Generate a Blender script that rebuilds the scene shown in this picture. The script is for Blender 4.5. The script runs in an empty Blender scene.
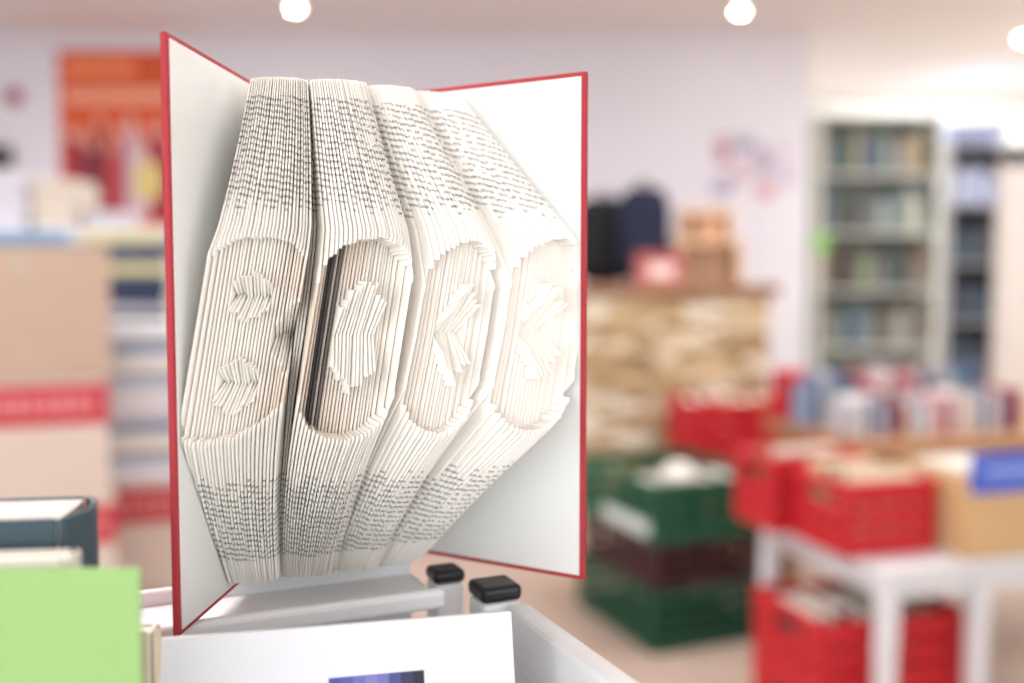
import bpy, bmesh, math, random
from mathutils import Vector, Matrix
random.seed(7)
S = bpy.context.scene
COL = S.collection
PI = math.pi
R = math.radians

# ---------------------------------------------------------------- camera
FPX = 1024*35/36
PITCH = R(3.65)
CAMZ = 1.25
cd = bpy.data.cameras.new('camera'); cam = bpy.data.objects.new('camera', cd); COL.objects.link(cam)
cam.location = (0, 0, CAMZ); cam.rotation_euler = (PI/2-PITCH, 0, 0)
cd.lens = 35; cd.sensor_width = 36; cd.clip_start = .01
cd.dof.use_dof = True; cd.dof.focus_distance = .378; cd.dof.aperture_fstop = 3.4; cd.dof.aperture_blades = 0
S.camera = cam
def at(px, py, d):
    u = (px-512)/FPX; v = (341.5-py)/FPX
    y = math.cos(PITCH)+v*math.sin(PITCH); z = -math.sin(PITCH)+v*math.cos(PITCH)
    return Vector((u/y*d, d, CAMZ+z/y*d))

# ---------------------------------------------------------------- materials
def lin(h):
    h = h.lstrip('#'); c = [int(h[i:i+2], 16)/255 for i in (0, 2, 4)]
    return tuple(((x+.055)/1.055)**2.4 if x > .04045 else x/12.92 for x in c)+(1,)
_m = {}
def mat(name, hexc, rough=.6, var=.08, scale=20, metal=0, bump=0, spec=.4):
    if name in _m: return _m[name]
    m = bpy.data.materials.new(name); m.use_nodes = True; n = m.node_tree.nodes; l = m.node_tree.links
    b = n['Principled BSDF']; b.inputs['Roughness'].default_value = rough; b.inputs['Metallic'].default_value = metal
    b.inputs['Specular IOR Level'].default_value = spec
    tc = n.new('ShaderNodeTexCoord'); no = n.new('ShaderNodeTexNoise'); no.inputs['Scale'].default_value = scale; no.inputs['Detail'].default_value = 3
    l.new(tc.outputs['Object'], no.inputs['Vector'])
    mx = n.new('ShaderNodeMix'); mx.data_type = 'RGBA'
    c = lin(hexc)
    mx.inputs[6].default_value = tuple(min(1, x*(1-var)) for x in c[:3])+(1,)
    mx.inputs[7].default_value = tuple(min(1, x*(1+var)) for x in c[:3])+(1,)
    l.new(no.outputs['Fac'], mx.inputs[0]); l.new(mx.outputs[2], b.inputs['Base Color'])
    if bump:
        bp = n.new('ShaderNodeBump'); bp.inputs['Strength'].default_value = bump; bp.inputs['Distance'].default_value = .0006
        l.new(no.outputs['Fac'], bp.inputs['Height']); l.new(bp.outputs[0], b.inputs['Normal'])
    _m[name] = m; return m
def emit(name, hexc, s):
    m = bpy.data.materials.new(name); m.use_nodes = True; b = m.node_tree.nodes['Principled BSDF']
    b.inputs['Emission Color'].default_value = lin(hexc); b.inputs['Emission Strength'].default_value = s
    return m

# ---------------------------------------------------------------- helpers
class MB:
    def __init__(s): s.v = []; s.f = []; s.m = []
    def add(s, vs, fs, mi=0):
        o = len(s.v); s.v += [tuple(x) for x in vs]
        for f in fs: s.f.append([i+o for i in f]); s.m.append(mi)
    def hexa(s, p, mi=0):
        s.add(p, [(0,3,2,1),(4,5,6,7),(0,1,5,4),(1,2,6,5),(2,3,7,6),(3,0,4,7)], mi)
    def box(s, x0, x1, y0, y1, z0, z1, mi=0):
        s.hexa([(x0,y0,z0),(x1,y0,z0),(x1,y1,z0),(x0,y1,z0),(x0,y0,z1),(x1,y0,z1),(x1,y1,z1),(x0,y1,z1)], mi)
    def cyl(s, c, r, h, n=24, r2=None, mi=0, axis='z'):
        r2 = r if r2 is None else r2; vs = []
        for k, (rr, zz) in enumerate(((r, 0), (r2, h))):
            for i in range(n):
                a = 2*PI*i/n; p = (rr*math.cos(a), rr*math.sin(a), zz)
                if axis == 'y': p = (p[0], p[2], p[1])
                if axis == 'x': p = (p[2], p[0], p[1])
                vs.append((c[0]+p[0], c[1]+p[1], c[2]+p[2]))
        fs = [(i, (i+1) % n, n+(i+1) % n, n+i) for i in range(n)]+[tuple(range(n))[::-1], tuple(range(n, 2*n))]
        s.add(vs, fs, mi)
    def prism(s, poly, z0, z1, mi=0):
        n = len(poly)
        vs = [(x, y, z0) for x, y in poly]+[(x, y, z1) for x, y in poly]
        s.add(vs, [(i, (i+1) % n, n+(i+1) % n, n+i) for i in range(n)]+[tuple(range(n))[::-1], tuple(range(n, 2*n))], mi)
    def build(s, name, mats, parent=None, bevel=0, smooth=False, seg=2):
        me = bpy.data.meshes.new(name); me.from_pydata(s.v, [], s.f)
        if not isinstance(mats, (list, tuple)): mats = [mats]
        for m in mats: me.materials.append(m)
        me.polygons.foreach_set('material_index', s.m)
        bm = bmesh.new(); bm.from_mesh(me); bmesh.ops.recalc_face_normals(bm, faces=bm.faces); bm.to_mesh(me); bm.free()
        if smooth: me.polygons.foreach_set('use_smooth', [True]*len(me.polygons))
        o = bpy.data.objects.new(name, me); COL.objects.link(o); o.parent = parent
        if bevel:
            b = o.modifiers.new('bevel', 'BEVEL'); b.width = bevel; b.segments = seg; b.limit_method = 'ANGLE'
        return o
def tag(o, label, cat, group=None):
    o['label'] = label; o['category'] = cat
    if group: o['group'] = group
    return o
def thing(name, label, cat, loc=(0,0,0), rotz=0, group=None):
    o = bpy.data.objects.new(name, None); COL.objects.link(o); o.empty_display_size = .02
    o.location = loc; o.rotation_euler = (0, 0, rotz); return tag(o, label, cat, group)
def struct(name, mb, m, bevel=0):
    o = mb.build(name, m, bevel=bevel); o['kind'] = 'structure'; return o
def blob(c, s, e=2.5, nu=24, nv=16):
    vs = []; fs = []
    p = lambda x: math.copysign(abs(x)**(2/e), x)
    for j in range(nv+1):
        th = -PI/2+PI*j/nv
        for i in range(nu):
            ph = 2*PI*i/nu
            vs.append((c[0]+s[0]*p(math.cos(th))*p(math.cos(ph)), c[1]+s[1]*p(math.cos(th))*p(math.sin(ph)), c[2]+s[2]*p(math.sin(th))))
    for j in range(nv):
        for i in range(nu): fs.append((j*nu+i, j*nu+(i+1) % nu, (j+1)*nu+(i+1) % nu, (j+1)*nu+i))
    return vs, fs
ORD = ['first','second','third','fourth','fifth','sixth','seventh','eighth','ninth','tenth','eleventh','twelfth','thirteenth','fourteenth','fifteenth','sixteenth','seventeenth','eighteenth','nineteenth','twentieth','twenty-first','twenty-second','twenty-third','twenty-fourth','twenty-fifth','twenty-sixth','twenty-seventh','twenty-eighth','twenty-ninth','thirtieth']

# ---------------------------------------------------------------- room
CEIL = 2.75; YB = 6.2
def floor_mat():
    m = bpy.data.materials.new('wood floor'); m.use_nodes = True; n = m.node_tree.nodes; l = m.node_tree.links
    b = n['Principled BSDF']; b.inputs['Roughness'].default_value = .45
    tc = n.new('ShaderNodeTexCoord'); br = n.new('ShaderNodeTexBrick')
    br.inputs['Scale'].default_value = 1; br.inputs['Brick Width'].default_value = 1.2; br.inputs['Row Height'].default_value = .13
    br.inputs['Mortar Size'].default_value = .003
    br.inputs['Color1'].default_value = lin('#bfa898'); br.inputs['Color2'].default_value = lin('#b29a8a'); br.inputs['Mortar'].default_value = lin('#8a7464')
    l.new(tc.outputs['Object'], br.inputs['Vector']); l.new(br.outputs['Color'], b.inputs['Base Color'])
    return m
XL, XR, YF, YE = -4.6, 4.8, -3.0, 8.4
XC = (805-512)/FPX*YB
m_wall = mat('lilac white wall paint', '#dedce4', .9, .02, 3)
m_wall2 = mat('cream wall paint', '#f0efeb', .9, .02, 3)
m_ceil = mat('ceiling paint', '#e7dfdd', .9, .02, 2)
w = MB(); w.box(XL, XR, YF, YE, -.1, 0); struct('floor', w, floor_mat())
w = MB(); w.box(XL, XR, YF, YE, CEIL, CEIL+.1); struct('ceiling', w, m_ceil)
w = MB(); w.box(XL, XC, YB, YB+.15, 0, CEIL); struct('wall_back', w, m_wall)
w = MB(); w.box(XL-.15, XL, YF, YE, 0, CEIL); struct('wall_left', w, m_wall)
w = MB(); w.box(XR, XR+.15, YF, YE, 0, CEIL); struct('wall_right', w, m_wall2)
w = MB(); w.box(XC-.15, XC, YB+.15, YE, 0, CEIL); struct('wall_passage', w, m_wall2)
w = MB(); w.box(XC-.15, XR, YE, YE+.15, 0, CEIL); struct('wall_far', w, m_wall2)
w = MB(); w.box(XL, XC, YB-.015, YB, 0, .09); struct('baseboard_back', w, mat('baseboard', '#e8e4e2', .6, .02), .003)
pn = thing('partition_panel', 'pale beige partition panel at the right edge, beside the dark bookcase', 'partition', (2.88, 5.3, 0))
k = MB(); k.box(-.29, .29, -.015, .015, .12, 1.84); k.build('panel', mat('beige panel', '#d6cfc9', .8, .03, 6), pn, .003)
for s in (-1, 1):
    k = MB(); x = s*.305; k.box(x-.015, x+.015, -.02, .02, .03, 1.86); k.build('post', mat('panel post', '#c9c2bd', .5, .03), pn, .003)
    k = MB(); k.box(x-.02, x+.02, -.22, .22, 0, .03); k.build('foot', mat('panel post', '#c9c2bd', .5, .03), pn, .004)

def downlight(px, py, label, r=.045, s=45):
    h = CEIL-CAMZ
    d = h*FPX/(278-py); p = at(px, py, d)
    t = thing('ceiling_light', label, 'ceiling light', (p.x, d, CEIL), 0)
    k = MB()
    n = 32
    vs = []
    for rr, zz in ((r, -.0005), (r*1.6, -.0005), (r*1.6, -.0020), (r*1.02, -.003)):
        for i in range(n): vs.append((rr*math.cos(2*PI*i/n), rr*math.sin(2*PI*i/n), zz))
    fs = []
    for a in range(4):
        b = (a+1) % 4
        for i in range(n): fs.append((a*n+i, a*n+(i+1) % n, b*n+(i+1) % n, b*n+i))
    k.add(vs, fs); k.build('trim_ring', mat('lamp ring', '#efeae6', .4), t)
    # slightly domed lens
    dm = .22
    k = MB(); vs = [(0, 0, -r*dm-.0006)]; fs = []; m_ = 5
    for j in range(1, m_+1):
        a = PI/2*j/m_
        for i in range(n): vs.append((r*math.sin(a)*math.cos(2*PI*i/n), r*math.sin(a)*math.sin(2*PI*i/n), -r*dm*math.cos(a)-.0006))
    for i in range(n): fs.append((0, 1+i, 1+(i+1) % n))
    for j in range(m_-1):
        for i in range(n): fs.append((1+j*n+i, 1+(j+1)*n+i, 1+(j+1)*n+(i+1) % n, 1+j*n+(i+1) % n))
    k.add(vs, fs); k.build('lamp', emit('lamp glow', '#fff4e2', s), t, smooth=True)
downlight(295, 14, 'round recessed ceiling light above the red folded book', .026, 90)
downlight(740, 17, 'round recessed ceiling light above the stone counter', .026, 90)
downlight(1026, 43, 'round recessed ceiling light at the right edge, by the bookcases', .04, 90)

# ---------------------------------------------------------------- THE FOLDED BOOK
bk = thing('folded_book', 'red hardcover book standing open on the cart, pages folded into letters', 'book', (-.097, .4825, 1.1222))
m_red = mat('red book cloth', '#ad343d', .7, .1, 900, bump=.3)
m_end = mat('off white endpaper', '#eeefeb', .85, .015, 60)
HB = .2125
LC_ROOT, LC_DIR, LC_OUT = (-.0115, 0), (-.074, -.99726), (-.99726, .074)
RC_ROOT, RC_DIR, RC_OUT = (.0105, 0), (.862, -.507), (.507, .862)
def board(root, dr, out, name, pname):
    L = .1355; T = .0026
    k = MB()
    q = lambda a, o, z: (root[0]+dr[0]*a+out[0]*o, root[1]+dr[1]*a+out[1]*o, z)
    k.hexa([q(0,0,0), q(L,0,0), q(L,T,0), q(0,T,0), q(0,0,HB), q(L,0,HB), q(L,T,HB), q(0,T,HB)])
    o = k.build(name, m_red, bk, .0007)
    k = MB(); g = .0021
    k.hexa([q(.002,-.0004,g), q(L-g,-.0004,g), q(L-g,.0002,g), q(.002,.0002,g), q(.002,-.0004,HB-g), q(L-g,-.0004,HB-g), q(L-g,.0002,HB-g), q(.002,.0002,HB-g)])
    k.build(pname, m_end, o)
board(LC_ROOT, LC_DIR, LC_OUT, 'front_cover', 'endpaper')
board(RC_ROOT, RC_DIR, RC_OUT, 'back_cover', 'endpaper')
k = MB(); n = 10; pts = []
for i in range(n+1):
    a = i/n; x = -.0142+.0266*a; y = .0008+.0055*math.sin(PI*a)
    pts.append((x, y))
pts2 = [(x*.86, y-.0024) for x, y in pts]
k.prism(pts+pts2[::-1], 0, HB); k.build('spine', m_red, bk)

def paper_mat():
    m = bpy.data.materials.new('printed book paper'); m.use_nodes = True; n = m.node_tree.nodes; l = m.node_tree.links
    b = n['Principled BSDF']; b.inputs['Roughness'].default_value = .85; b.inputs['Specular IOR Level'].default_value = .2
    def M(op, a, bb=None, c=None):
        x = n.new('ShaderNodeMath'); x.operation = op
        for i, q in enumerate((a, bb, c)):
            if q is None: continue
            if isinstance(q, (int, float)): x.inputs[i].default_value = q
            else: l.new(q, x.inputs[i])
        return x.outputs[0]
    tc = n.new('ShaderNodeTexCoord'); sp = n.new('ShaderNodeSeparateXYZ'); l.new(tc.outputs['Object'], sp.inputs[0]); z = sp.outputs['Z']
    oi = n.new('ShaderNodeObjectInfo'); rnd = oi.outputs['Random']
    # the lines of print sink towards the right hand sections
    zz = M('ADD', z, M('MULTIPLY', sp.outputs['X'], .20))
    row = M('FRACT', M('ADD', M('DIVIDE', zz, .0025), M('MULTIPLY', rnd, .34)))
    line = M('LESS_THAN', row, .42)
    mp = n.new('ShaderNodeMapping'); mp.inputs['Scale'].default_value = (1, 1, .6); l.new(tc.outputs['Object'], mp.inputs[0])
    ofs = n.new('ShaderNodeCombineXYZ'); l.new(M('MULTIPLY', rnd, 5), ofs.inputs[0]); l.new(ofs.outputs[0], mp.inputs['Location'])
    no = n.new('ShaderNodeTexNoise'); no.inputs['Scale'].default_value = 3600; no.inputs['Detail'].default_value = 0; l.new(mp.outputs[0], no.inputs['Vector'])
    words = M('GREATER_THAN', no.outputs['Fac'], .43)
    n2 = n.new('ShaderNodeTexNoise'); n2.inputs['Scale'].default_value = 280; n2.inputs['Detail'].default_value = 1; l.new(mp.outputs[0], n2.inputs['Vector'])
    gaps = M('GREATER_THAN', n2.outputs['Fac'], .40)
    top = M('MULTIPLY', M('GREATER_THAN', z, M('ADD', M('MULTIPLY', rnd, .008), .1505)), M('LESS_THAN', z, .1985))
    bot = M('MULTIPLY', M('GREATER_THAN', z, .0165), M('LESS_THAN', z, M('SUBTRACT', .055, M('MULTIPLY', rnd, .008))))
    band = M('ADD', top, bot)
    ink = M('MULTIPLY', M('MULTIPLY', M('MULTIPLY', line, words), gaps), band)
    ink = M('MULTIPLY', ink, .70)
    ag = n.new('ShaderNodeAttribute'); ag.attribute_name = 'age_shade'  # tan of aged fore-edges, with shade under the rims painted in
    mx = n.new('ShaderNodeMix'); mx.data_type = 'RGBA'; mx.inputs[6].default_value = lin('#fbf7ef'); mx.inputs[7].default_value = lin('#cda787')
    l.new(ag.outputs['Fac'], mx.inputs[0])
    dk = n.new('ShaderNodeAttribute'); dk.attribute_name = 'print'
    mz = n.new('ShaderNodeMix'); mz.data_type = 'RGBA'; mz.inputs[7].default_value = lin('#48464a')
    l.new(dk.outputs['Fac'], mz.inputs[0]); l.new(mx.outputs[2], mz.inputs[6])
    my = n.new('ShaderNodeMix'); my.data_type = 'RGBA'; my.inputs[7].default_value = lin('#2f333e')
    l.new(ink, my.inputs[0]); l.new(mz.outputs[2], my.inputs[6]); l.new(my.outputs[2], b.inputs['Base Color'])
    return m
m_paper = paper_mat()
ZC = .1058; ZT = .2065; ZB = .0055
rg = random.Random(3)
def clampv(p):
    for rt, out in ((RC_ROOT, RC_OUT), (LC_ROOT, LC_OUT)):
        d = (p.x-rt[0])*out[0]+(p.y-rt[1])*out[1]
        if d > -.0009: p.x -= out[0]*(d+.0009); p.y -= out[1]*(d+.0009)
    return p
def leaf(phi_deg, dphi_deg, Rfun, zs, age_shade_fun=None, dark=0.0, SH=.17):
    """one folded page: a thin wedge whose outer fold is a crisp ridge"""
    dphi = R(dphi_deg)
    t = (phi_deg+4)/66
    root = Vector((-.0095+.0185*t, -.001, 0))
    curl = 17*max(0, t-.10)
    pw = 2.0 if t < .24 else 1.45
    def pos(r, off, z):
        ph = R(phi_deg-curl*max(0, 1-r/.130))
        e = Vector((math.sin(ph), -math.cos(ph), 0)); tn = Vector((math.cos(ph), math.sin(ph), 0))
        dz = z-ZC
        if dz > .040: sh = min(SH, .2)*.040*(r/.128)+(SH*(dz-.040)*.45*(r/.128)**2 if t < .24 else 0)
        elif dz > 0: sh = min(SH, .2)*dz*(r/.128)
        else: sh = SH*dz*(r/.128)**pw
        p = clampv(root+e*r+tn*(sh+off)); return (p.x, p.y, z)
    NC = 7; vs = []; age_shade = []; pr = []
    for z in zs:
        Ro = Rfun(z)
        rs = [.003, Ro*.35, Ro*.65, Ro*.85, Ro-.0040, Ro-.0011, Ro-.0002]
        A = age_shade_fun(z) if age_shade_fun else 0
        for sd in (-1, 1):
            for j, r in enumerate(rs):
                wd = .00007+.410*dphi*r*(.35+.65*min(1, r/.09))
                if j == 6: wd *= .32
                if j == 5: wd *= .82
                vs.append(pos(r, sd*wd, z)); age_shade.append(A*(1 if j >= 4 else .5)); pr.append(dark if A > .1 else 0)
        vs.append(pos(Ro, 0, z)); age_shade.append(A); pr.append(dark if A > .1 else 0)
    fs = []; W = 2*NC+1
    for i in range(len(zs)-1):
        for sd in (0, 1):
            for j in range(NC-1):
                a = i*W+sd*NC+j
                fs.append((a, a+1, a+1+W, a+W) if sd else (a, a+W, a+1+W, a+1))
        a = i*W+NC-1; b = a+NC; g = i*W+2*NC
        fs.append((a, a+W, g+W, g)); fs.append((g, g+W, b+W, b))
        a = i*W; b = a+NC; fs.append((a, b, b+W, a+W))
    for i in (0, len(zs)-1):
        for j in range(NC-2):
            a = i*W+j; b = a+NC; fs.append((a, a+1, b+1, b) if i == 0 else (a, b, b+1, a+1))
        a = i*W+NC-2; b = a+NC; g = i*W+2*NC
        fs.append((a, a+1, g, b+1, b) if i == 0 else (a, b, b+1, g, a+1))
    me = bpy.data.meshes.new('folded_page'); me.from_pydata(vs, [], fs); me.materials.append(m_paper)
    at1 = me.attributes.new('age_shade', 'FLOAT', 'POINT'); at1.data.foreach_set('value', age_shade)
    at2 = me.attributes.new('print', 'FLOAT', 'POINT'); at2.data.foreach_set('value', pr)
    o = bpy.data.objects.new('folded_page', me); COL.objects.link(o); o.parent = bk
    return o
def lobe(kind, a0, a1, count, rtop, rbot, rout):
    dphi = (a1-a0)/(count-1)
    for i in range(count):
        u = i/(count-1); e = 2*u-1
        notch = []; rim = .0004
        side = min(1, max(.06, (1-abs(e))*5))
        if kind == 'B':
            zt = ZC+.0385-.008*abs(e)**3; zb = ZC-.0385+.002*max(0, -e)**3+.013*u**3
            rec = .0054*side; age_shade = .05+.75*max(0, u-.62)  # tan growing to the right paints in the shade under the rim
            if .26 < u < .70:
                q = 1-abs(u-.48)/.26
                notch = [(ZC+.0155, .0042+.0050*q, .0125), (ZC-.0165, .0046+.0058*q, .0125)]
            if u > .76:   # waist of the B bites in from the right
                notch = [(ZC+.0005, .0035+.010*(u-.76)/.24, .012+.012*(u-.76)/.24)]; rim = -.0046
        elif kind == 'O':
            hh = .0385*(.58+.42*math.sqrt(max(0, 1-e*e))); zt = ZC+hh; zb = ZC-hh
            rec = .0115*side; age_shade = max(.06, .40-.42*u)
            if -.43 < e < .53: notch = [(ZC+.001, .0205*(1-.45*abs((e-.05)/.50)**1.5)*(1.08 if i % 3 == 0 else .93), .0090)]; rim = -.0016
        elif kind == 'P':
            hh = .0380*(.50+.50*math.sqrt(max(0, 1-e*e))); zt = ZC+hh; zb = ZC-hh
            rec = .0064*side; age_shade = .08
            if -.32 < e < .60: notch = [(ZC+.001, .0190*(1-.60*abs((e-.14)/.46)**1.4)*(1.07 if i % 3 == 0 else .95), .0120)]; rim = .0002
        else:
            hh = .0400*(.50+.50*math.sqrt(max(0, 1-e*e))); zt = ZC+hh; zb = ZC-hh
            rec = .0066*side; age_shade = .08
            if -.42 < e < .48: notch = [(ZC+.001, .0194*(1-.60*abs((e-.03)/.46)**1.4)*(1.07 if i % 3 == 0 else .95), .0125)]; rim = .0002
        zt += rg.uniform(-.0005, .0005); zb += rg.uniform(-.0005, .0005)
        fall = .022
        if kind == 'K': fall = .040 if e < 0 else .004
        if kind == 'B': fall = -.018 if e < 0 else .026
        Rl = rout*(1-fall*e*e)+rg.uniform(-.0004, .0004)
        rt = rtop*(1-.05*abs(e)**3)+rg.uniform(-.0006, .0006); rb = rbot*(1-.05*abs(e)**3)+rg.uniform(-.0006, .0006)
        lip = .0022
        notch = [(zm+rg.uniform(-.0007, .0007), hz*rg.uniform(.93, 1.06), dp) for zm, hz, dp in notch]
        def Rf(z):
            if z >= zt: f = (z-zt)/(ZT-zt); return Rl+(rt-Rl)*f
            if z <= zb: f = (zb-z)/(zb-ZB); return Rl+(rb-Rl)*f
            if z > zt-lip or z < zb+lip: return Rl
            for zm, hz, dp in notch:
                a = abs(z-zm)
                if a < hz: return Rl+rim-dp*(1-a/hz)
            return Rl-rec
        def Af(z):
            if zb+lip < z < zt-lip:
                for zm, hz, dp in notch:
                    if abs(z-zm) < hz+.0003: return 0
                return age_shade
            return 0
        zs = [ZB+(ZT-ZB)*k/40 for k in range(41)]
        for q in [zt, zb, zt-lip, zb+lip]: zs += [q-.00022, q+.00022]
        for zm, hz, dp in notch: zs += [zm-hz-.0002, zm-hz+.0002, zm-hz/2, zm, zm+hz/2, zm+hz-.0002, zm+hz+.0002]
        zs = sorted(set(round(min(ZT, max(ZB, q)), 6) for q in zs))
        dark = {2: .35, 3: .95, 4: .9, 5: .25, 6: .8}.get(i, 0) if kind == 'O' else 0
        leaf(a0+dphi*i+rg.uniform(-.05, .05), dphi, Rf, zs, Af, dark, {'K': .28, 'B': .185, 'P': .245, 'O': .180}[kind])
def gap(a0, a1, count, rtop, rmid, SH):
    for i in range(count):
        a = a0+(a1-a0)*(i+.5)/count; rt = rtop*rg.uniform(.94, .99); rm = rmid*rg.uniform(.97, 1.02)
        def Rf(z):
            return rm-(rm-rt)*min(1, abs(z-ZC)/.1)**1.3
        leaf(a, .55, Rf, [ZB+(ZT-ZB)*k/24 for k in range(25)], SH=SH)
lobe('B', -2.6, 10.7, 26, .0865, .089, .1295)
gap(11.1, 12.7, 3, .080, .112, .185)
lobe('O', 13.1, 27.0, 25, .0870, .083, .1300)
gap(27.5, 28.8, 2, .076, .101, .20)
lobe('P', 29.3, 42.0, 21, .0830, .079, .1295)
gap(42.4, 43.6, 2, .071, .098, .25)
lobe('K', 44.2, 60.8, 21, .0810, .073, .1345)

# ---------------------------------------------------------------- book cart
A24 = R(24)
m_cart = mat('white powder coated steel', '#e9ebed', .35, .02, 40)
m_blk = mat('black plastic', '#15161b', .35, .1, 60)
ct = thing('book_cart', 'white metal book cart with black corner caps under the folded book', 'cart', (.0065, .411, 0), A24)
k = MB(); k.box(-.74, -.034, .006, .012, 1.1138, 1.1220); k.box(-.74, -.034, .052, .058, 1.1138, 1.1220); k.build('back_rail', m_cart, ct, .0022, seg=3)
k = MB(); k.box(-.74, -.034, .010, .054, 1.1138, 1.1162); k.box(-.74, -.034, .052, .058, .98, 1.1138); k.build('back_panel', m_cart, ct)
k = MB(); k.box(-.010, 0, -.40, 0, 1.090, 1.1145); k.build('side_rail', m_cart, ct, .0025)
k = MB(); k.box(-.75, -.740, -.40, .0, 1.090, 1.1145); k.build('side_rail', m_cart, ct, .0025)
k = MB(); k.box(-.734, -.016, -.40, -.384, 1.06, 1.09); k.build('front_rail', m_cart, ct, .0025)
k = MB(); k.box(-.734, -.018, -.384, .046, .965, .98); k.build('shelf', m_cart, ct, .002)
k = MB(); k.box(-.008, -.002, -.384, 0, .965, 1.090); k.build('side_panel', m_cart, ct)
k = MB(); k.box(-.748, -.742, -.384, 0, .965, 1.090); k.build('side_panel', m_cart, ct)
k = MB(); k.box(-.734, -.018, -.384, .046, .35, .365); k.build('shelf', m_cart, ct, .002)
for (x, y) in ((-.0105, .0105), (-.0215, .0415), (-.742, .0105), (-.0085, -.394), (-.742, -.394)):
    sm = y == .0415
    k = MB(); h = .0070 if sm else .0088; k.box(x-h, x+h, y-h, y+h, .98 if sm else .1, 1.1145); po = k.build('post', m_cart, ct, .002)
    k = MB(); h += .0004; k.box(x-h, x+h, y-h, y+h, 1.1145, 1.1205 if sm else 1.1213); k.build('end_cap', m_blk, po, .0024, seg=3)
    if not sm:
        k = MB(); k.cyl((x-.012, y, .05), .05, .024, 24, axis='x'); k.box(x-.016, x+.016, y-.008, y+.008, .04, .1); k.build('castor', m_blk, po)

# ---------------------------------------------------------------- standard book
m_page = mat('book page edges', '#ece5d8', .9, .04, 300)
def book_geo(w, t, h, cov, pag, mi_c=0, mi_p=1, g=.003, tm=.0024):
    T = min(tm, t*.12)
    cov.box(-w, -.002, -t/2, -t/2+T, 0, h, mi_c); cov.box(-w, -.002, t/2-T, t/2, 0, h, mi_c)
    n = 8; o = []; i_ = []
    for q in range(n+1):
        a = -1+2*q/n; bul = min(.005, t*.18)*(1-a*a)
        o.append((bul, a*t/2)); i_.append((bul-T, a*(t/2-T*.5)))
    cov.prism(o+i_[::-1], 0, h, mi_c)
    pag.box(-w+g, -T, -t/2+T, t/2-T, g, h-g, mi_p)
def detail_book(name, label, loc, rotz, w, t, h, hexc, cname, group=None):
    b = thing(name, label, 'book', loc, rotz, group)
    c = MB(); p = MB(); book_geo(w, t, h, c, p, 0, 0, .0008, .0017)
    c.build('cover', mat('cover '+cname, hexc, .5, .06, 40), b, .0005); p.build('page_block', m_page, b)
    return b
def far_book(label, loc, rot, w, t, h, hexc, group=None):
    k = MB(); book_geo(w, t, h, k, k, 0, 1)
    o = k.build('book', [mat('cover '+hexc, hexc, .5, .06, 40), m_page])
    o.location = loc; o.rotation_euler = rot if isinstance(rot, tuple) else (0, 0, rot)
    return tag(o, label, 'book', group)

TR = .98
detail_book('book', 'dark grey teal hardcover at left, its white page tops showing', (-.1325, .300, TR), R(8), .12, .030, .2005, '#374a53', 'teal')
detail_book('book', 'cream book between the lime green card and the dark grey teal hardcover', (-.124, .2775, TR), R(6), .115, .009, .1925, '#ddd5ca', 'beige')
detail_book('book', 'pale tan book, its corner showing between lime green card and white booklet', (-.118, .3235, TR), R(8), .055, .008, .1545, '#d9c9ae', 'tan')
k = MB(); k.box(-.13, 0, 0, .0016, 0, .1905); o = k.build('card', mat('lime card', '#98bd74', .6, .02, 30), bevel=.0005); o.location = (-.1022, .2640, TR); o.rotation_euler = (R(-1.5), 0, R(1.5))
tag(o, 'lime green card standing at the bottom left corner', 'card')
pb = thing('booklet', 'white booklet with a small blue and violet picture, leaning in the cart', 'book', (-.0515, .302, TR))
pb.rotation_euler = (R(-14), 0, R(13)); WB = .1225; HBK = .1545
k = MB(); k.box(-WB/2, WB/2, 0, .0008, 0, HBK); k.box(-WB/2, WB/2, .0042, .005, 0, HBK); k.box(-WB/2-.0004, -WB/2+.001, 0, .005, 0, HBK)
k.build('cover', mat('white booklet cover', '#ebecf0', .35, .01, 20), pb, .0003)
k = MB(); k.box(-WB/2+.001, WB/2-.001, .0008, .0042, .001, HBK-.001); k.build('page_block', m_page, pb)
k = MB(); pc = ['#46509f','#5159a8','#6a6bb4','#7f7cbe','#6f70b4','#4a4e88','#2e315c','#1c1e34']
for i in range(8): k.box(-.0040+.0041*i, -.0040+.0041*(i+1), -.0003, .0002, .10, .1370, i)
for i in range(5): k.box(.004+.0035*i, .0075+.0035*i, -.00045, .0002, .10, .1330-.0022*abs(i-2), 8)
k.build('cover_picture', [mat('picture '+c, c, .4, .25, 250) for c in pc]+[mat('picture hill', '#2a2d55', .4, .3, 250)], pb)

# ---------------------------------------------------------------- left background
def patches(name, label, cat, loc, rotz, w, h, base, rects, group=None):
    k = MB(); k.box(-w/2, w/2, -.003, .001, 0, h, 0); mats = [mat(name+base, base, .6, .05, 10)]
    for i, (x0, x1, z0, z1, c) in enumerate(rects):
        k.box(-w/2+x0*w, -w/2+x1*w, -.0042-.0001*i, -.0025, z0*h, z1*h, i+1); mats.append(mat('print '+c, c, .6, .12, 14))
    o = k.build(name, mats); o.location = loc; o.rotation_euler = (0, 0, rotz)
    return tag(o, label, cat, group)
p0 = at(62, 226, YB-.001); p1 = at(182, 50, YB-.001)
rc = [(.05,.62,.86,.94,'#f08a5c'), (.05,.9,.70,.78,'#e8a184')]
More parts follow.
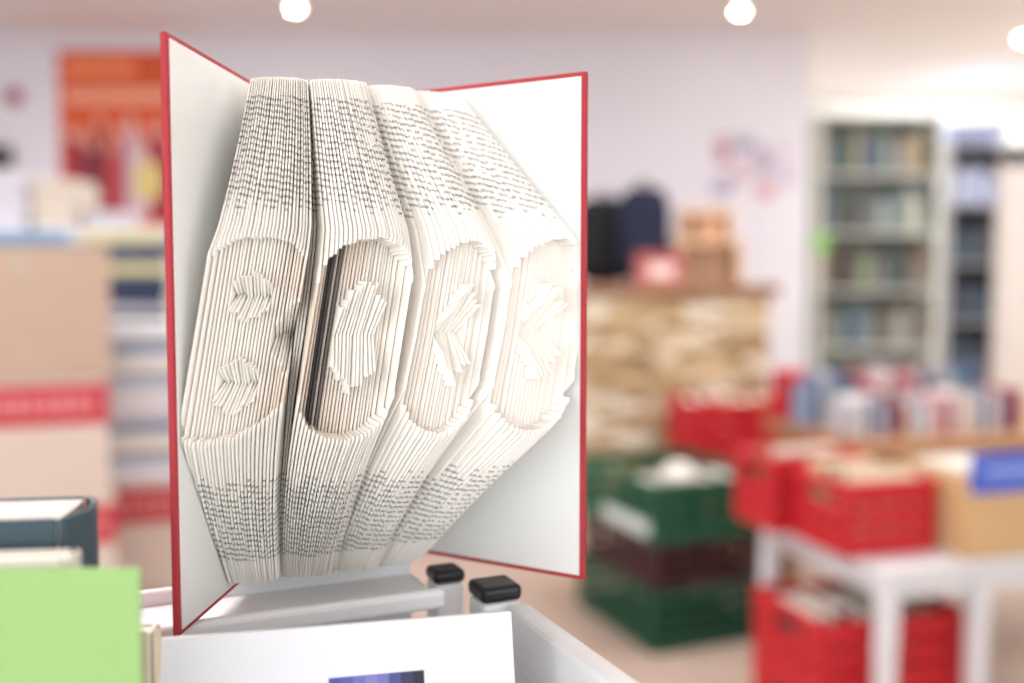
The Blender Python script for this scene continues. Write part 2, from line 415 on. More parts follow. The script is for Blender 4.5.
# a crowd of dark red and pale figures, each a head over a body
rp = random.Random(9)
cols = ['#a22c36','#7d2834','#c9b4bc','#93303c','#b43c42','#d6c6ca','#6f2c3a','#a8505a']
for i in range(11):
    c = cols[(i*3) % 8]; x = .04+i*.083; hgt = rp.uniform(.42, .58)
    rc.append((x, x+.08, .04, hgt, c)); rc.append((x+.018, x+.062, hgt, hgt+.07, '#d8b4a4'))
rc.append((.60, .82, .16, .36, '#d6c27a'))
patches('wall_poster', 'orange and red poster on the back wall left of the folded book', 'poster', ((p0.x+p1.x)/2, YB, p0.z), 0, p1.x-p0.x, p1.z-p0.z, '#d0562f', rc)
p = at(15, 97, YB)
k = MB(); k.cyl((0, -.022, 0), .055, .012, 28, axis='y'); k.cyl((0, -.012, 0), .035, .012, 28, axis='y'); o = k.build('wall_button', mat('dull red plastic', '#a04e60', .5)); o.location = (p.x, YB, p.z)
tag(o, 'small round dark red disc on the wall left of the poster', 'wall disc')
p = at(2, 157, YB)
k = MB(); k.box(-.07, .07, -.06, 0, -.06, .06); k.box(-.05, .05, -.07, -.06, -.04, .04); o = k.build('wall_speaker', m_blk, bevel=.008); o.location = (p.x, YB, p.z)
tag(o, 'small black box on the wall at the left edge', 'wall box')

m_whs = mat('white shelf board', '#d8dae0', .5, .02)
rb = random.Random(11)
DS = 3.2
xl = at(-60, 240, DS).x; xr = at(215, 240, DS).x; zt = at(100, 229, DS).z
sh = thing('shelf_unit', 'low white shelf unit behind the cartons, papers on its top board', 'shelf', ((xl+xr)/2, DS+.18, 0))
ww = (xr-xl)/2
k = MB(); k.box(-ww-.01, ww+.01, -.19, .18, zt-.045, zt); k.build('top_board', m_whs, sh, .003)
for sx in (-1, 1):
    k = MB(); k.box(sx*ww-.015, sx*ww+.015, -.18, .18, 0, zt-.045); k.build('side_panel', m_whs, sh, .002)
k = MB(); k.box(-ww, ww, .165, .18, .05, zt-.045); k.build('back_panel', mat('shelf back', '#9a9ca6', .6), sh)
SHZ = [zt-.33, zt-.70, zt-1.06]
for z in SHZ:
    k = MB(); k.box(-ww+.015, ww-.015, -.18, .165, z-.02, z); k.build('shelf', m_whs, sh, .002)
k = MB(); k.box(-.30, -.02, -.194, -.19, zt-.042, zt-.006, 0); k.box(.02, .28, -.194, -.19, zt-.042, zt-.006, 1); k.box(.30, .42, -.194, -.19, zt-.042, zt-.006, 0); k.build('label_strip', [mat('blue strip', '#7aa0c4', .5), mat('yellow strip', '#d8ce9c', .5)], sh)
def flat_pile(x, y, z, ang, n, tr, w, h, pal, lab, grp, ztop=None):
    """books lying flat, spines to the camera"""
    for i in range(n):
        t = rb.uniform(*tr); c = pal[i % len(pal)]; an = ang+R(rb.uniform(-4, 4))
        if ztop and z+t > ztop: break
        ax = Vector((math.cos(an), math.sin(an), 0)); q = Vector((x, y, 0))+ax*h/2+Vector((-ax.y, ax.x, 0))*rb.uniform(.0, .01)
        rot = Matrix.Rotation(an-PI/2, 3, 'Z') @ Matrix.Rotation(R(90), 3, 'X')
        far_book(f'{c[0]} book, {ORD[i]} from the bottom of {lab}', (q.x, q.y, z+t/2), tuple(rot.to_euler()), w, t, h, c[1], grp)
        z += t+.0004
pal = [('white','#dedee2'),('dark grey','#3c3d46'),('pale grey','#b9bcc4'),('navy','#28385c'),('black','#26262c'),('dark blue','#31507c'),('pale yellow','#cfc389'),('slate','#4c5a72')]
flat_pile(at(137, 300, DS-.1).x, DS-.13, SHZ[0], 0, 8, (.026, .038), .16, .20, pal, 'the dark pile on the upper shelf', 'dark books piled on the upper shelf of the white unit')
palb = [('white','#e4e4e8'),('grey','#8d929c'),('cream','#e6dcc8'),('blue','#5f7fae')]
flat_pile(at(150, 300, DS-.1).x, DS-.13, SHZ[1], 0, 6, (.03, .04), .16, .22, palb, 'the pale pile on the lower shelf', 'pale books piled on the lower shelf of the white unit')
for i, (px, wpx, top, c, lab) in enumerate([(18, 40, 176, '#d4d2da', 'tall white box on the low shelf unit, at the left edge'), (66, 42, 181, '#d8ccbe', 'cream paper stack on the low shelf unit, below the poster'), (112, 32, 212, '#d2ced2', 'low pale paper stack on the low shelf unit, right of the cream stack')]):
    p = at(px, 228, DS+.12); h = at(px, top, DS+.12).z-zt; wd = wpx/FPX*(DS+.12)
    k = MB(); nl = 6
    for q in range(nl):
        dx = rb.uniform(-.006, .006); dy = rb.uniform(-.006, .006)
        k.box(-wd/2+dx, wd/2+dx, -.08+dy, .1+dy, h*q/nl, h*(q+1)/nl-.002)
    o = k.build('paper_stack', mat('paper '+c, c, .8, .04), bevel=.001); o.location = (p.x, DS+.12, zt); tag(o, lab, 'paper stack')
def carton(label, corner, z0, rot, w, d, h, hexc, band):
    b = thing('carton', label, 'carton', (corner[0], corner[1], z0), rot)
    x0 = -w
    k = MB(); k.box(x0, 0, 0, d, 0, h-.003); k.build('box', mat('card '+hexc, hexc, .85, .06, 15), b, .002)
    k = MB(); k.box(x0+.001, x0/2-.002, .001, d-.001, h-.004, h); k.box(x0/2+.002, -.001, .001, d-.001, h-.004, h); k.build('lid_flap', mat('card flap '+hexc, hexc, .85, .06, 15), b)
    if band:
        k = MB(); za = h*.62; zb_ = h*.95
        k.box(x0-.0008, .0008, -.0008, d+.0008, za, zb_, 0)
        x = x0+.02
        while x < -.03:
            q = rb.uniform(.012, .03); k.box(x, x+q, -.0016, 0, za+.03, zb_-.028, 1); x += q+.008
        k.build('printed_band', [mat('carton red', '#ae2c38', .7, .05), mat('carton print', '#c97c7c', .7)], b)
    else:
        k = MB(); k.box(x0/2-.024, x0/2+.024, -.0006, 0, h-.07, h); k.build('tape', mat('tape', '#a89684', .4), b)
    return b
DC = 2.2
zz = [at(50, y, DC).z for y in (247, 377, 497)]
xc = at(110, 300, DC).x
for i, (z0, z1, band, lab) in enumerate([(zz[1], zz[0], 0, 'plain tan carton on top of the carton stack at left'), (zz[2], zz[1], 1, 'carton with red printed band, directly under the plain tan carton'), (zz[2]-.27, zz[2], 1, 'third carton down in the left stack, behind the lime green card'), (0, zz[2]-.27, 0, 'lowest carton of the left stack, on the floor')]):
    carton(lab, (xc-.010*(i % 2), DC), z0, R(22), .36, .24, z1-z0-.0005, '#ac9482' if i == 0 else '#c2b1a6', band)
D2 = 2.56
z2 = at(140, 480, D2).z
xc2 = at(190, 400, D2).x
carton('red banded carton carrying the book pile, right of the carton stack', (xc2, D2), z2-.28, R(17), .24, .24, .28, '#c8b8ae', 1)
carton('lower carton on the floor beneath the red banded carton and book pile', (xc2, D2), 0, R(17), .24, .24, z2-.2805, '#b8a494', 0)
pal2 = [('white','#dcdee2'),('pale grey','#bbc0c8'),('pale blue','#95a9c2'),('cream','#dcd4c4'),('white','#e0e0e0'),('grey blue','#7b8ea9'),('pale grey','#c9cace'),('off white','#d6d6da')]
bx = xc2-.115*math.cos(R(17)); by = D2-.115*math.sin(R(17))
flat_pile(bx-.02*math.sin(R(17)), by+.02, z2, R(17), 20, (.018, .034), .17, .215, pal2, 'the pile beside the cartons', 'books piled on the red banded carton', at(140, 322, D2).z)

# ---------------------------------------------------------------- stone counter
DK = 4.4
xk0, xk1 = .12, at(768, 400, DK).x; zk = at(680, 284, DK).z
kt = thing('shop_counter', 'stone clad shop counter with a wooden top', 'counter', ((xk0+xk1)/2, DK+.28, 0))
hw = (xk1-xk0)/2
k = MB(); k.box(-hw+.03, hw-.03, -.25, .28, 0, zk-.05); k.build('body', mat('counter body', '#b59c82', .8), kt)
k = MB(); rs = random.Random(5)
stone_cols = ['#d0bb9c','#b3956f','#e0d2b9','#a58865','#c8ad86','#e4d8c4','#b0946f']
z = 0
while z < zk-.055:
    rh = min(rs.uniform(.03, .05), zk-.05-z); x = -hw
    while x < hw-.001:
        L = min(rs.uniform(.07, .20), hw-x); dd = rs.uniform(0, .03)
        k.box(x+.002, x+L-.002, -.275-dd, -.25, z+.002, z+rh-.002, rs.randrange(7)); x += L
    y = -.25
    while y < .279:
        L = min(rs.uniform(.07, .2), .28-y); dd = rs.uniform(0, .02)
        k.box(hw-.03, hw-.012+dd, y+.002, y+L-.002, z+.002, z+rh-.002, rs.randrange(7)); y += L
    z += rh
k.build('stone_cladding', [mat('stone '+c, c, .9, .15, 25, bump=.5) for c in stone_cols], kt, .004)
k = MB(); k.box(-hw-.03, hw+.04, -.32, .32, zk-.05, zk); k.build('top_board', mat('brown wood', '#8d6244', .5, .2, 8), kt, .006)
def rucksack(label, px, w, h, hexc, y):
    p = at(px, 283, y); b = thing('rucksack', label, 'bag', (p.x, y, zk), R(rb.uniform(-2, 2)))
    m = mat('cloth '+hexc, hexc, .8, .15, 60)
    k = MB(); vs, fs = blob((0, 0, h/2), (w/2, .080, h/2), 3.6); k.add(vs, fs); k.build('body', m, b, smooth=True)
    k = MB(); vs, fs = blob((0, -.070, h*.32), (w*.38, .032, h*.24), 3.5); k.add(vs, fs); k.build('front_pocket', m, b, smooth=True)
    k = MB(); vs = []; n = 14
    for i in range(n+1):
        a = PI*i/n
        for q in range(6):
            c = 2*PI*q/6; rr = .035+.006*math.cos(c)
            vs.append((rr*math.cos(a), .006*math.sin(c), h-.012+rr*math.sin(a)))
    k.add(vs, [(i*6+q, i*6+(q+1) % 6, (i+1)*6+(q+1) % 6, (i+1)*6+q) for i in range(n) for q in range(6)]); k.build('handle', m, b, smooth=True)
rucksack('wide black bag on the stone counter, beside the folded book cover', 604, .30, .42, '#121319', 4.885)
rucksack('dark navy bag on the stone counter, right of the black bag', 643, .245, .45, '#151a33', 4.665)
p = at(700, 283, 4.6)
b = thing('display_stand', 'pale wooden stepped display stand on the stone counter', 'display stand', (p.x+.03, 4.62, zk))
m_w = mat('pale wood', '#dcb896', .6, .12, 12)
k = MB(); k.box(-.15, .15, -.09, .11, .18, .20); k.box(-.15, -.13, -.09, .11, 0, .18); k.box(.13, .15, -.09, .11, 0, .18); k.box(-.13, .13, .09, .11, 0, .18); k.build('lower_step', m_w, b, .003)
k = MB(); k.box(-.12, .12, -.03, .11, .32, .345); k.box(-.12, -.10, -.03, .11, .2, .32); k.box(.10, .12, -.03, .11, .2, .32); k.box(-.1, .1, .09, .11, .2, .32); k.build('upper_step', m_w, b, .003)
p = at(664, 283, 4.42)
b = thing('gift_box', 'pink red box with a pale label in front of the dark bags', 'box', (p.x-.02, 4.46, zk), R(4))
k = MB(); k.box(-.10, .10, -.06, .06, 0, .11); k.build('box', mat('salmon card', '#b87069', .7), b, .003)
k = MB(); k.box(-.104, .104, -.064, .064, .105, .14); k.build('lid', mat('salmon lid', '#a0524f', .7), b, .003)
k = MB(); k.box(-.05, .05, -.0612, -.06, .03, .09); k.build('label_sticker', mat('sticker', '#e8cdc6', .6), b)
p = at(704, 235, 4.6)
k = MB(); k.box(-.045, .045, -.03, .03, 0, .06)
k.add([(-.055, -.033, .06), (.055, -.033, .06), (.055, .033, .06), (-.055, .033, .06), (0, -.033, .105), (0, .033, .105)], [(0,1,4),(2,3,5),(1,2,5,4),(3,0,4,5),(0,3,2,1)])
o = k.build('toy_house', mat('toy house wood', '#c99878', .6, .1))
o.location = (p.x+.02, 4.558, zk+.2005); tag(o, 'small wooden toy house on the lower step of the display stand', 'toy house')

fl = [(722, 150, 14, 26, '#a24a5c','crimson'), (722, 186, 18, 20, '#9a90b4','lilac'), (743, 144, 15, 15, '#51598a','dark blue'), (741, 172, 16, 22, '#c7a5b4','pink'), (763, 160, 16, 26, '#8e7f9d','purple'), (765, 190, 15, 16, '#c2606c','red'), (785, 175, 14, 22, '#b8aac6','pale lilac'), (786, 150, 12, 16, '#c9c2d2','pale grey')]
pos = ['upper left','lower left','uppermost','in the middle','right of the middle','lowest','far right middle','top right']
for (px, py, wp, hp, c, cn), ps in zip(fl, pos):
    p = at(px, py+hp/2, YB)
    patches('flyer', f'{cn} flyer on the wall above the counter, {ps} of the cluster', 'flyer', (p.x, YB, p.z), 0, wp/FPX*YB, hp/FPX*YB, c, [(.12, .88, .68, .85, '#e4dbe4'), (.12, .6, .2, .5, '#d6c8d4')], 'flyers on the back wall')

# ---------------------------------------------------------------- crates
def crate(label, loc, rotz, L, W, H, hexc, cn, open_=False, strip=False):
    b = thing('crate', label, 'crate', loc, rotz); m = mat('crate '+cn, hexc, .45, .06, 30)
    T = .006; k = MB()
    k.box(-L/2+.006, L/2-.006, -W/2+.006, W/2-.006, 0, .008)
    rows = [(.008, H*.22), (H*.34, H*.46), (H*.58, H*.70), (H*.80, H-.028)] if open_ else [(.008, H*.34), (H*.38, H*.64), (H*.68, H-.028)]
    for s in (-1, 1):
        for z0, z1 in rows:
            y = s*(W/2-T-.006); k.box(-L/2+.006, L/2-.006, min(y, y+s*T), max(y, y+s*T), z0, z1)
            x = s*(L/2-T-.006); X0, X1 = min(x, x+s*T), max(x, x+s*T)
            if z1 < H*.75: k.box(X0, X1, -W/2+.006, W/2-.006, z0, z1)
            else:
                k.box(X0, X1, -W/2+.006, -.05, z0, z1); k.box(X0, X1, .05, W/2-.006, z0, z1)
    n = max(4, int(L/.075))
    for s in (-1, 1):
        for i in range(n):
            x = -L/2+.016+(L-.032)*i/(n-1); y = s*(W/2-.006); k.box(x-.008, x+.008, y-.005, y+.005, .004, H-.028)
        n2 = max(4, int(W/.075))
        for i in range(n2):
            y = -W/2+.016+(W-.032)*i/(n2-1); x = s*(L/2-.006)
            k.box(x-.005, x+.005, y-.008, y+.008, .004, H-.028 if abs(y) > .055 else H*.66)
    k.build('body', m, b, .0015)
    k = MB()
    for s in (-1, 1):
        k.box(-L/2, L/2, s*(W/2)-(.016 if s > 0 else 0), s*(W/2)+(.016 if s < 0 else 0), H-.03, H)
        k.box(s*(L/2)-(.016 if s > 0 else 0), s*(L/2)+(.016 if s < 0 else 0), -W/2+.016, W/2-.016, H-.03, H)
    k.build('rim', m, b, .003)
    if strip:
        k = MB(); k.box(-L/2-.004, -L/2-.0012, -W/2+.03, W/2-.22, .02, .07); k.build('label_strip', mat('pale label', '#c9d2cc', .6), b)
    return b
GR = R(22); ga = Vector((math.cos(GR), math.sin(GR), 0)); gb_ = Vector((-math.sin(GR), math.cos(GR), 0))
GC = Vector((.466, 3.22, 0))+ga*.23+gb_*.29
crate('green plastic crate on the floor, bottom of the crate stack', (GC.x, GC.y, 0), GR, .46, .58, .205, '#164a34', 'green', True)
crate('dark maroon crate between the two green crates of the stack', (GC.x, GC.y, .2055), GR, .42, .54, .165, '#45262a', 'maroon', True)
crate('green plastic crate on top of the crate stack, holding a white bowl', (GC.x, GC.y, .371), GR, .46, .58, .205, '#1b583d', 'top green', True, True)
def bowl(label, loc, r, h):
    k = MB(); n = 28; prof = [(.0, 0), (r*.45, 0), (r*.5, .01), (r*.85, h*.55), (r, h), (r*.95, h), (r*.8, h*.55), (r*.4, .015), (0, .012)]; vs = []
    for rr, z in prof:
        for i in range(n): vs.append((max(rr, .0005)*math.cos(2*PI*i/n), max(rr, .0005)*math.sin(2*PI*i/n), z))
    k.add(vs, [(j*n+i, j*n+(i+1) % n, (j+1)*n+(i+1) % n, (j+1)*n+i) for j in range(len(prof)-1) for i in range(n)])
    o = k.build('bowl', mat('white china', '#e8e2d6', .25, .02), smooth=True); o.location = loc; o.rotation_euler = (PI, 0, 0); tag(o, label, 'bowl', None)
for i, (c, cn) in enumerate([('#32322e','dark olive'), ('#5c594f','grey'), ('#26342f','dark green'), ('#6c5c4c','brown'), ('#3c454e','slate'), ('#4a5540','moss green')]):
    q = GC+ga*(-.172+.069*i)+gb_*(-.20)
    far_book(f'{cn} book standing in the top green crate, {ORD[i]} from the left', (q.x, q.y, .3795), GR-PI/2, .24, .055, .15+.006*(i % 3), c, 'books inside the top green crate')
q = GC+gb_*(-.10)+ga*(-.02)
bowl('white bowl lying upside down on the books in the top green crate', (q.x, q.y, .542+.057), .08, .055)

A16 = R(16); av = Vector((math.cos(A16), math.sin(A16), 0)); bv = Vector((-math.sin(A16), math.cos(A16), 0))
m_bw = mat('white bench lacquer', '#dcdee1', .4, .02)
def bench(label, loc, rotz, L, W, H, legs):
    b = thing('bench', label, 'bench', loc, rotz)
    k = MB(); k.box(0, L, 0, W, H-.03, H); k.build('top', m_bw, b, .006)
    k = MB()
    for y in (.03, W-.045): k.box(.03, L-.03, y, y+.015, H-.085, H-.03)
    for x in (.03, L-.045): k.box(x, x+.015, .045, W-.045, H-.085, H-.03)
    k.build('apron', m_bw, b, .002)
    for x, y in legs:
        k = MB(); a = .023; c = .017; sx = -.012 if x < L/2 else .012; sy = -.006 if y < W/2 else .006
        k.hexa([(x-c+sx, y-c+sy, 0), (x+c+sx, y-c+sy, 0), (x+c+sx, y+c+sy, 0), (x-c+sx, y+c+sy, 0), (x-a, y-a, H-.03), (x+a, y-a, H-.03), (x+a, y+a, H-.03), (x-a, y+a, H-.03)])
        k.build('leg', m_bw, b, .003)
F0 = Vector((.895, 2.345, 0))
bench('white bench at right carrying the red crate of books', F0, A16, .78, .60, .55, [(.03, .03), (.295, .03), (.75, .03), (.03, .57), (.295, .57), (.75, .57)])
def loc16(a, b_, z): q = F0+av*a+bv*b_; return (q.x, q.y, z)
CRED = '#c01d27'
CA = .095
crate('red plastic crate of cream books at the front of the white bench', loc16(CA, .235, .55), A16, .27, .26, .19, CRED, 'red')
crate('red plastic crate of mixed books at the back of the white bench', loc16(CA-.03, .485, .55), A16, .30, .225, .21, CRED, 'red')
cpal = [('cream','#e4d8be'),('tan','#c0a06e'),('white','#e9e6e0'),('brown','#80603e'),('pale yellow','#decd92'),('beige','#d4c1a0'),('red','#a8322d')]
y = .130; i = 0
while y < .315:
    t = rb.uniform(.026, .036); c = cpal[i % 7]
    far_book(f'{c[0]} book, {ORD[i]} from the near end of the front red crate on the bench', loc16(CA-.095, y+t/2, .56), A16+PI, .19, t, rb.uniform(.165, .20), c[1], 'books in the front red crate on the white bench')
    y += t+.003; i += 1
cpal2 = [('grey','#98928a'),('cream','#e0d4bc'),('maroon','#6c2d36'),('orange brown','#b88246'),('dark grey','#55524f')]
y = .395; i = 0
while y < .545:
    t = rb.uniform(.026, .036); c = cpal2[i % 5]
    far_book(f'{c[0]} book, {ORD[i]} from near end of the back red crate on the bench', loc16(CA-.135, y+t/2, .56), A16+PI, .19, t, rb.uniform(.18, .22), c[1], 'books in the back red crate on the white bench')
    y += t+.003; i += 1
UC = F0+av*.115+bv*.27
crate('red crate on the floor beneath the white bench, under another red crate', (UC[0], UC[1], 0), A16, .44, .34, .19, CRED, 'red')
crate('red crate of dark books under the white bench, on another red crate', (UC[0], UC[1], .1905), A16, .44, .34, .20, CRED, 'red')
dpal = [('dark grey','#4a4748'),('cream','#daceb8'),('maroon','#6a2c34'),('white','#dedad6'),('black','#2a2a2e'),('olive','#77714e'),('brown','#7a5a44'),('pale pink','#d2aea6'),('slate','#5e6672'),('tan','#b59266'),('dark red','#8b2f34')]
x = -.195; i = 0; C0 = Vector((UC[0], UC[1], 0))
while x < .16:
    t = rb.uniform(.026, .042); c = dpal[i % 11]; q = C0+av*(x+t/2)+bv*(-.10)
    far_book(f'{c[0]} book, {ORD[i]} from the left in the upper red crate under the bench', (q.x, q.y, .2005), A16-PI/2, .20, t, rb.uniform(.16, .20), c[1], 'books in the upper red crate under the bench')
    x += t+.003; i += 1
BXA = .415
q = loc16(BXA, .165, .55)
b = thing('wooden_box', 'open pale wooden box with a blue sign on the white bench', 'box', q, A16)
m_ply = mat('plywood', '#cdaa7c', .6, .12, 10); L, W_, H = .33, .28, .205
k = MB()
k.box(-L/2, L/2, -W_/2, -W_/2+.01, 0, H); k.box(-L/2, L/2, W_/2-.01, W_/2, 0, H); k.box(-L/2, -L/2+.01, -W_/2+.01, W_/2-.01, 0, H); k.box(L/2-.01, L/2, -W_/2+.01, W_/2-.01, 0, H); k.box(-L/2+.01, L/2-.01, -W_/2+.01, W_/2-.01, 0, .01)
k.build('box', m_ply, b, .002)
k = MB(); k.box(-.158, .15, -W_/2-.006, -W_/2-.001, H-.040, H+.06, 0); k.box(-.12, .12, -W_/2-.0072, -W_/2-.006, H+.004, H+.024, 1); k.build('sign', [mat('blue card', '#3f62cc', .5), mat('sign print', '#9db0e6', .5)], b)
for i in range(4):
    c = [('cream','#dcd2be'),('white','#e4e4e2'),('pale grey','#cac8c6'),('tan','#c8aa80')][i]
    q2 = Vector(q)+av*(-.12+.07*i)+bv*(-.11)
    far_book(f'{c[0]} book, {ORD[i]} from the left in the pale wooden box', (q2.x, q2.y, .5605), A16-PI/2, .20, .05, .21, c[1], 'books in the pale wooden box')

BH = .48
bench('white bench farther back, behind the green crate stack', (.69, 3.98, 0), R(0), .82, .36, BH, [(.03, .03), (.79, .03), (.03, .33), (.79, .33)])
crate('left red crate on the farther bench, behind the green crates', (.885, 4.155, BH), 0, .43, .34, .265, CRED, 'red')
crate('right red crate on the farther bench, behind the wooden table', (1.318, 4.155, BH), 0, .43, .34, .265, CRED, 'red')
for g, (x0, side) in enumerate(((.69, 'left'), (1.123, 'right'))):
    for i in range(5):
        c = [('brown','#7c4a3a'),('red','#b4373a'),('cream','#d8c6aa'),('dark red','#7e2a30'),('tan','#b98f62'),('white','#dcd6ce'),('maroon','#6c2d36'),('orange','#c46f40'),('grey','#8a8680'),('olive','#77714e')][i+5*g]
        far_book(f'{c[0]} book, {ORD[i]} from the left in the {side} red crate on the farther bench', (x0+.055+.070*i, 4.045, BH+.0085), -PI/2, .20, .052, .255+.012*(i % 3), c[1], f'books in the {side} red crate on the farther bench')

T0 = Vector((1.10, 3.02, 0)); TZ = .74
tb = thing('book_table', 'wooden table at right carrying rows of books', 'table', T0, A16)
m_tw = mat('table wood', '#a57a55', .5, .15, 8)
k = MB(); k.box(0, 1.5, 0, .64, TZ-.04, TZ); k.build('top', m_tw, tb, .004)
k = MB()
for y in (.04, .58): k.box(.05, 1.45, y, y+.02, TZ-.12, TZ-.04)
for x in (.05, 1.43): k.box(x, x+.02, .06, .58, TZ-.12, TZ-.04)
k.build('apron', m_tw, tb)
for x, y in ((.07, .06), (1.43, .06), (.07, .58), (1.43, .58)):
    k = MB(); k.box(x-.03, x+.03, y-.03, y+.03, 0, TZ-.04); k.build('leg', m_tw, tb, .003)
tpal = [('grey blue','#8492ac'),('pale grey','#b9b6bc'),('slate blue','#5f7390'),('light blue','#96a9c0'),('white','#dcdbde'),('dark blue','#36456a'),('maroon','#783241'),('red','#ac3b42'),('pink','#cb9ea1'),('crimson','#8e3441'),('cream','#dcd2c2'),('black','#302e36'),('teal','#55827f'),('pale pink','#d6c3c2')]
def row(s0, s1, b_, hr, seq, lab, grp):
    s = s0; i = 0
    while s < s1:
        t = rb.uniform(.016, .034); c = seq[i % len(seq)]; q = T0+av*(s+t/2)+bv*(b_+rb.uniform(-.015, .015))
        far_book(f'{c[0]} book, {ORD[i]} from the left in the {lab}', (q.x, q.y, TZ), A16-PI/2, .13, t, rb.uniform(*hr), c[1], grp)
        s += t+.0015; i += 1
row(.01, .72, .36, (.13, .20), [tpal[i] for i in (0, 2, 1, 3, 12, 5, 2, 6, 7, 9, 4, 8, 1, 10, 7, 13, 0, 4, 11, 8)], 'back row on the wooden table', 'books in the back row on the wooden table')
row(.03, .68, .13, (.09, .14), [tpal[i] for i in (1, 4, 2, 13, 0, 6, 9, 10, 3, 4, 8, 1, 7, 4, 13, 10)], 'front row on the wooden table', 'books in the front row on the wooden table')
q = T0+av*.03+bv*.53
b = thing('red_box', 'red box on the back corner of the wooden table', 'box', (q.x, q.y, TZ), A16)
k = MB(); k.box(-.02, .19, -.07, .07, 0, .15); k.build('box', mat('red card', CRED, .6), b, .003)
k = MB(); k.box(-.024, .194, -.074, .074, .145, .18); k.build('lid', mat('red lid', '#b8222c', .6), b, .003)

# ---------------------------------------------------------------- bookcases
def bookcase(name, label, x0, x1, y, D, H, nsh, m, back):
    b = thing(name, label, 'bookcase', ((x0+x1)/2, y+D/2, 0)); hw = (x1-x0)/2
    for s in (-1, 1):
        k = MB(); k.box(s*hw-.013, s*hw+.013, -D/2, D/2, 0, H); k.build('side_panel', m, b, .003)
    k = MB(); k.box(-hw+.02, hw-.02, D/2-.012, D/2, .06, H-.03); k.build('back_panel', back, b)
    zs = []
    for i in range(nsh):
        z = .08+(H-.11)*i/(nsh-1); zs.append(z)
        k = MB(); k.box(-hw+.013, hw-.013, -D/2, D/2-.012, z-.015, z); k.build('shelf' if i < nsh-1 else 'top_board', m, b, .002)
    return zs, b
m_bc = mat('grey bookcase', '#d0d1cb', .8, .02)
bp = [('grey','#6d7377'),('dark green','#3a4f48'),('blue grey','#55667c'),('brown','#5d4d3e'),('cream','#b4ae9e'),('black','#313137'),('sage green','#6f826c'),('navy','#313d5a'),('tan','#897a60'),('pale grey','#9a9a9c'),('olive','#5c5c3c'),('teal','#36565e')]
y1 = 6.35; xa = at(820, 200, y1).x; xb = at(940, 200, y1).x; H1 = at(870, 110, y1).z
zs, bc = bookcase('bookcase', 'tall pale grey bookcase full of books beyond the wall corner', xa, xb, y1, .28, H1, 7, m_bc, mat('case back', '#858a83', .7))
zg = at(826, 243, y1).z; k = MB(); hwb = (xb-xa)/2
k.box(-hwb-.035, -hwb+.055, -.146, -.141, zg-.05, zg+.05); k.build('shelf_sign', mat('bright green card', '#86c95a', .5), bc, .002)
SN = ['lowest','second','third','fourth','fifth','sixth']
for si, z in enumerate(zs[:-1]):
    if si < 2: continue
    x = xa+.026; i = 0; stop = xb-.07
    while x < stop:
        t = rb.uniform(.028, .052); c = bp[rb.randrange(12)]
        far_book(f'{c[0]} book, {ORD[i]} from left on the {SN[si]} shelf of the pale grey bookcase', (x+t/2, y1+.05, z), -PI/2, .17, t, rb.uniform(.19, .285), c[1], 'books in the pale grey bookcase')
        x += t+.002; i += 1
y2 = 7.3; xa = at(950, 200, y2).x; xb = at(1040, 200, y2).x; H2 = at(960, 140, y2).z
zs, bc2 = bookcase('bookcase', 'dark backed bookcase between the pale grey bookcase and the beige partition', xa, xb, y2, .3, H2, 6, mat('light bookcase frame', '#a0a1a6', .6, .05), mat('dark back', '#2c2c34', .7))
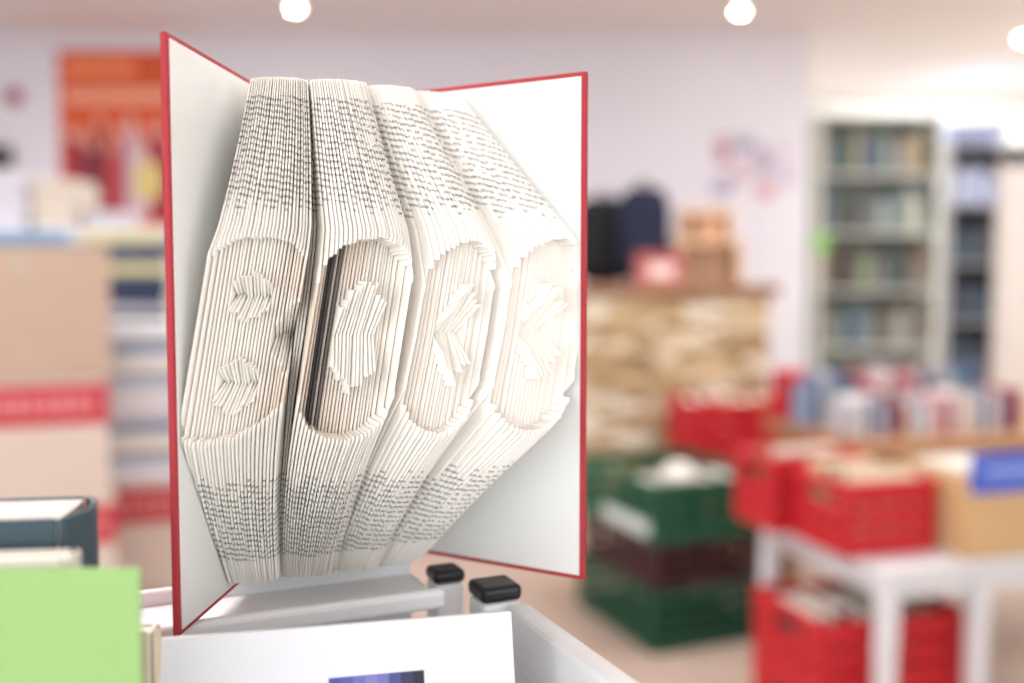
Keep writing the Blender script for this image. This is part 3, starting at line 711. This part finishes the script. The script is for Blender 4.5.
for si, z in enumerate(zs[:-1]):
    if si < 1: continue
    x = xa+.03; i = 0
    while x < xb-.08:
        t = rb.uniform(.035, .06); c = [('black','#242429'),('navy','#26304a'),('dark grey','#3e3f46'),('black','#242429'),('dark blue','#2c3a58'),('dark teal','#28444c')][(i+si*3) % 6]
        if si == 4: c = [('pale blue','#8a96bc'),('pale grey','#b8b9c2'),('grey blue','#6a78a4')][i % 3]
        far_book(f'{c[0]} book, {ORD[i]} from left on the {SN[si]} shelf of the dark backed bookcase', (x+t/2, y2+.06, z), -PI/2, .17, t, rb.uniform(.2, .28), c[1], 'books in the dark backed bookcase')
        x += t+.002; i += 1
p = at(960, 140, y2)
k = MB(); k.box(-.2, .2, -.1, .1, 0, .13); k.box(-.205, .205, -.105, .105, .10, .14); o = k.build('storage_box', mat('blue box', '#8f98bb', .6), bevel=.003); o.location = (p.x+.16, y2+.14, H2); tag(o, 'blue storage box on top of the dark backed bookcase', 'box')

# ---------------------------------------------------------------- light
wd = bpy.data.worlds.new('world'); S.world = wd; wd.use_nodes = True
bg = wd.node_tree.nodes['Background']; bg.inputs[0].default_value = (.93, .96, 1, 1); bg.inputs[1].default_value = 2.5
def area(loc, rot, sx, sy, e, col=(1, 1, 1)):
    l = bpy.data.lights.new('lamp', 'AREA'); l.shape = 'RECTANGLE'; l.size = sx; l.size_y = sy; l.energy = e; l.color = col
    o = bpy.data.objects.new('area_lamp', l); COL.objects.link(o); o.location = loc; o.rotation_euler = rot
area((-1.0, 1.2, CEIL-.03), (0, 0, 0), 1.2, 1.2, 50, (.98, .98, 1))
area((1.2, 3.2, CEIL-.03), (0, 0, 0), 1.4, 1.0, 56, (.97, .98, 1))
area((-2.2, 3.6, CEIL-.03), (0, 0, 0), 1.2, 1.0, 70, (.97, .98, 1))
area((3.9, 5.2, CEIL-.03), (0, 0, 0), 1.2, 1.2, 116, (1, .99, .96))
area((3.4, 7.7, CEIL-.03), (0, 0, 0), 1.4, .8, 52, (1, .99, .96))
# unseen fill lamps added behind the camera, either side, to brighten the book
for wx, we in ((-1.9, 16), (1.9, 6)):
    wp = Vector((wx, -1.3, 1.6)); dv = Vector((-.09, .40, 1.22))-wp
    area(wp, dv.to_track_quat('-Z', 'Y').to_euler(), 1.4, 1.6, we, (1, .995, .98))
S.view_settings.view_transform = 'Standard'; S.view_settings.look = 'None'; S.view_settings.exposure = -0.06
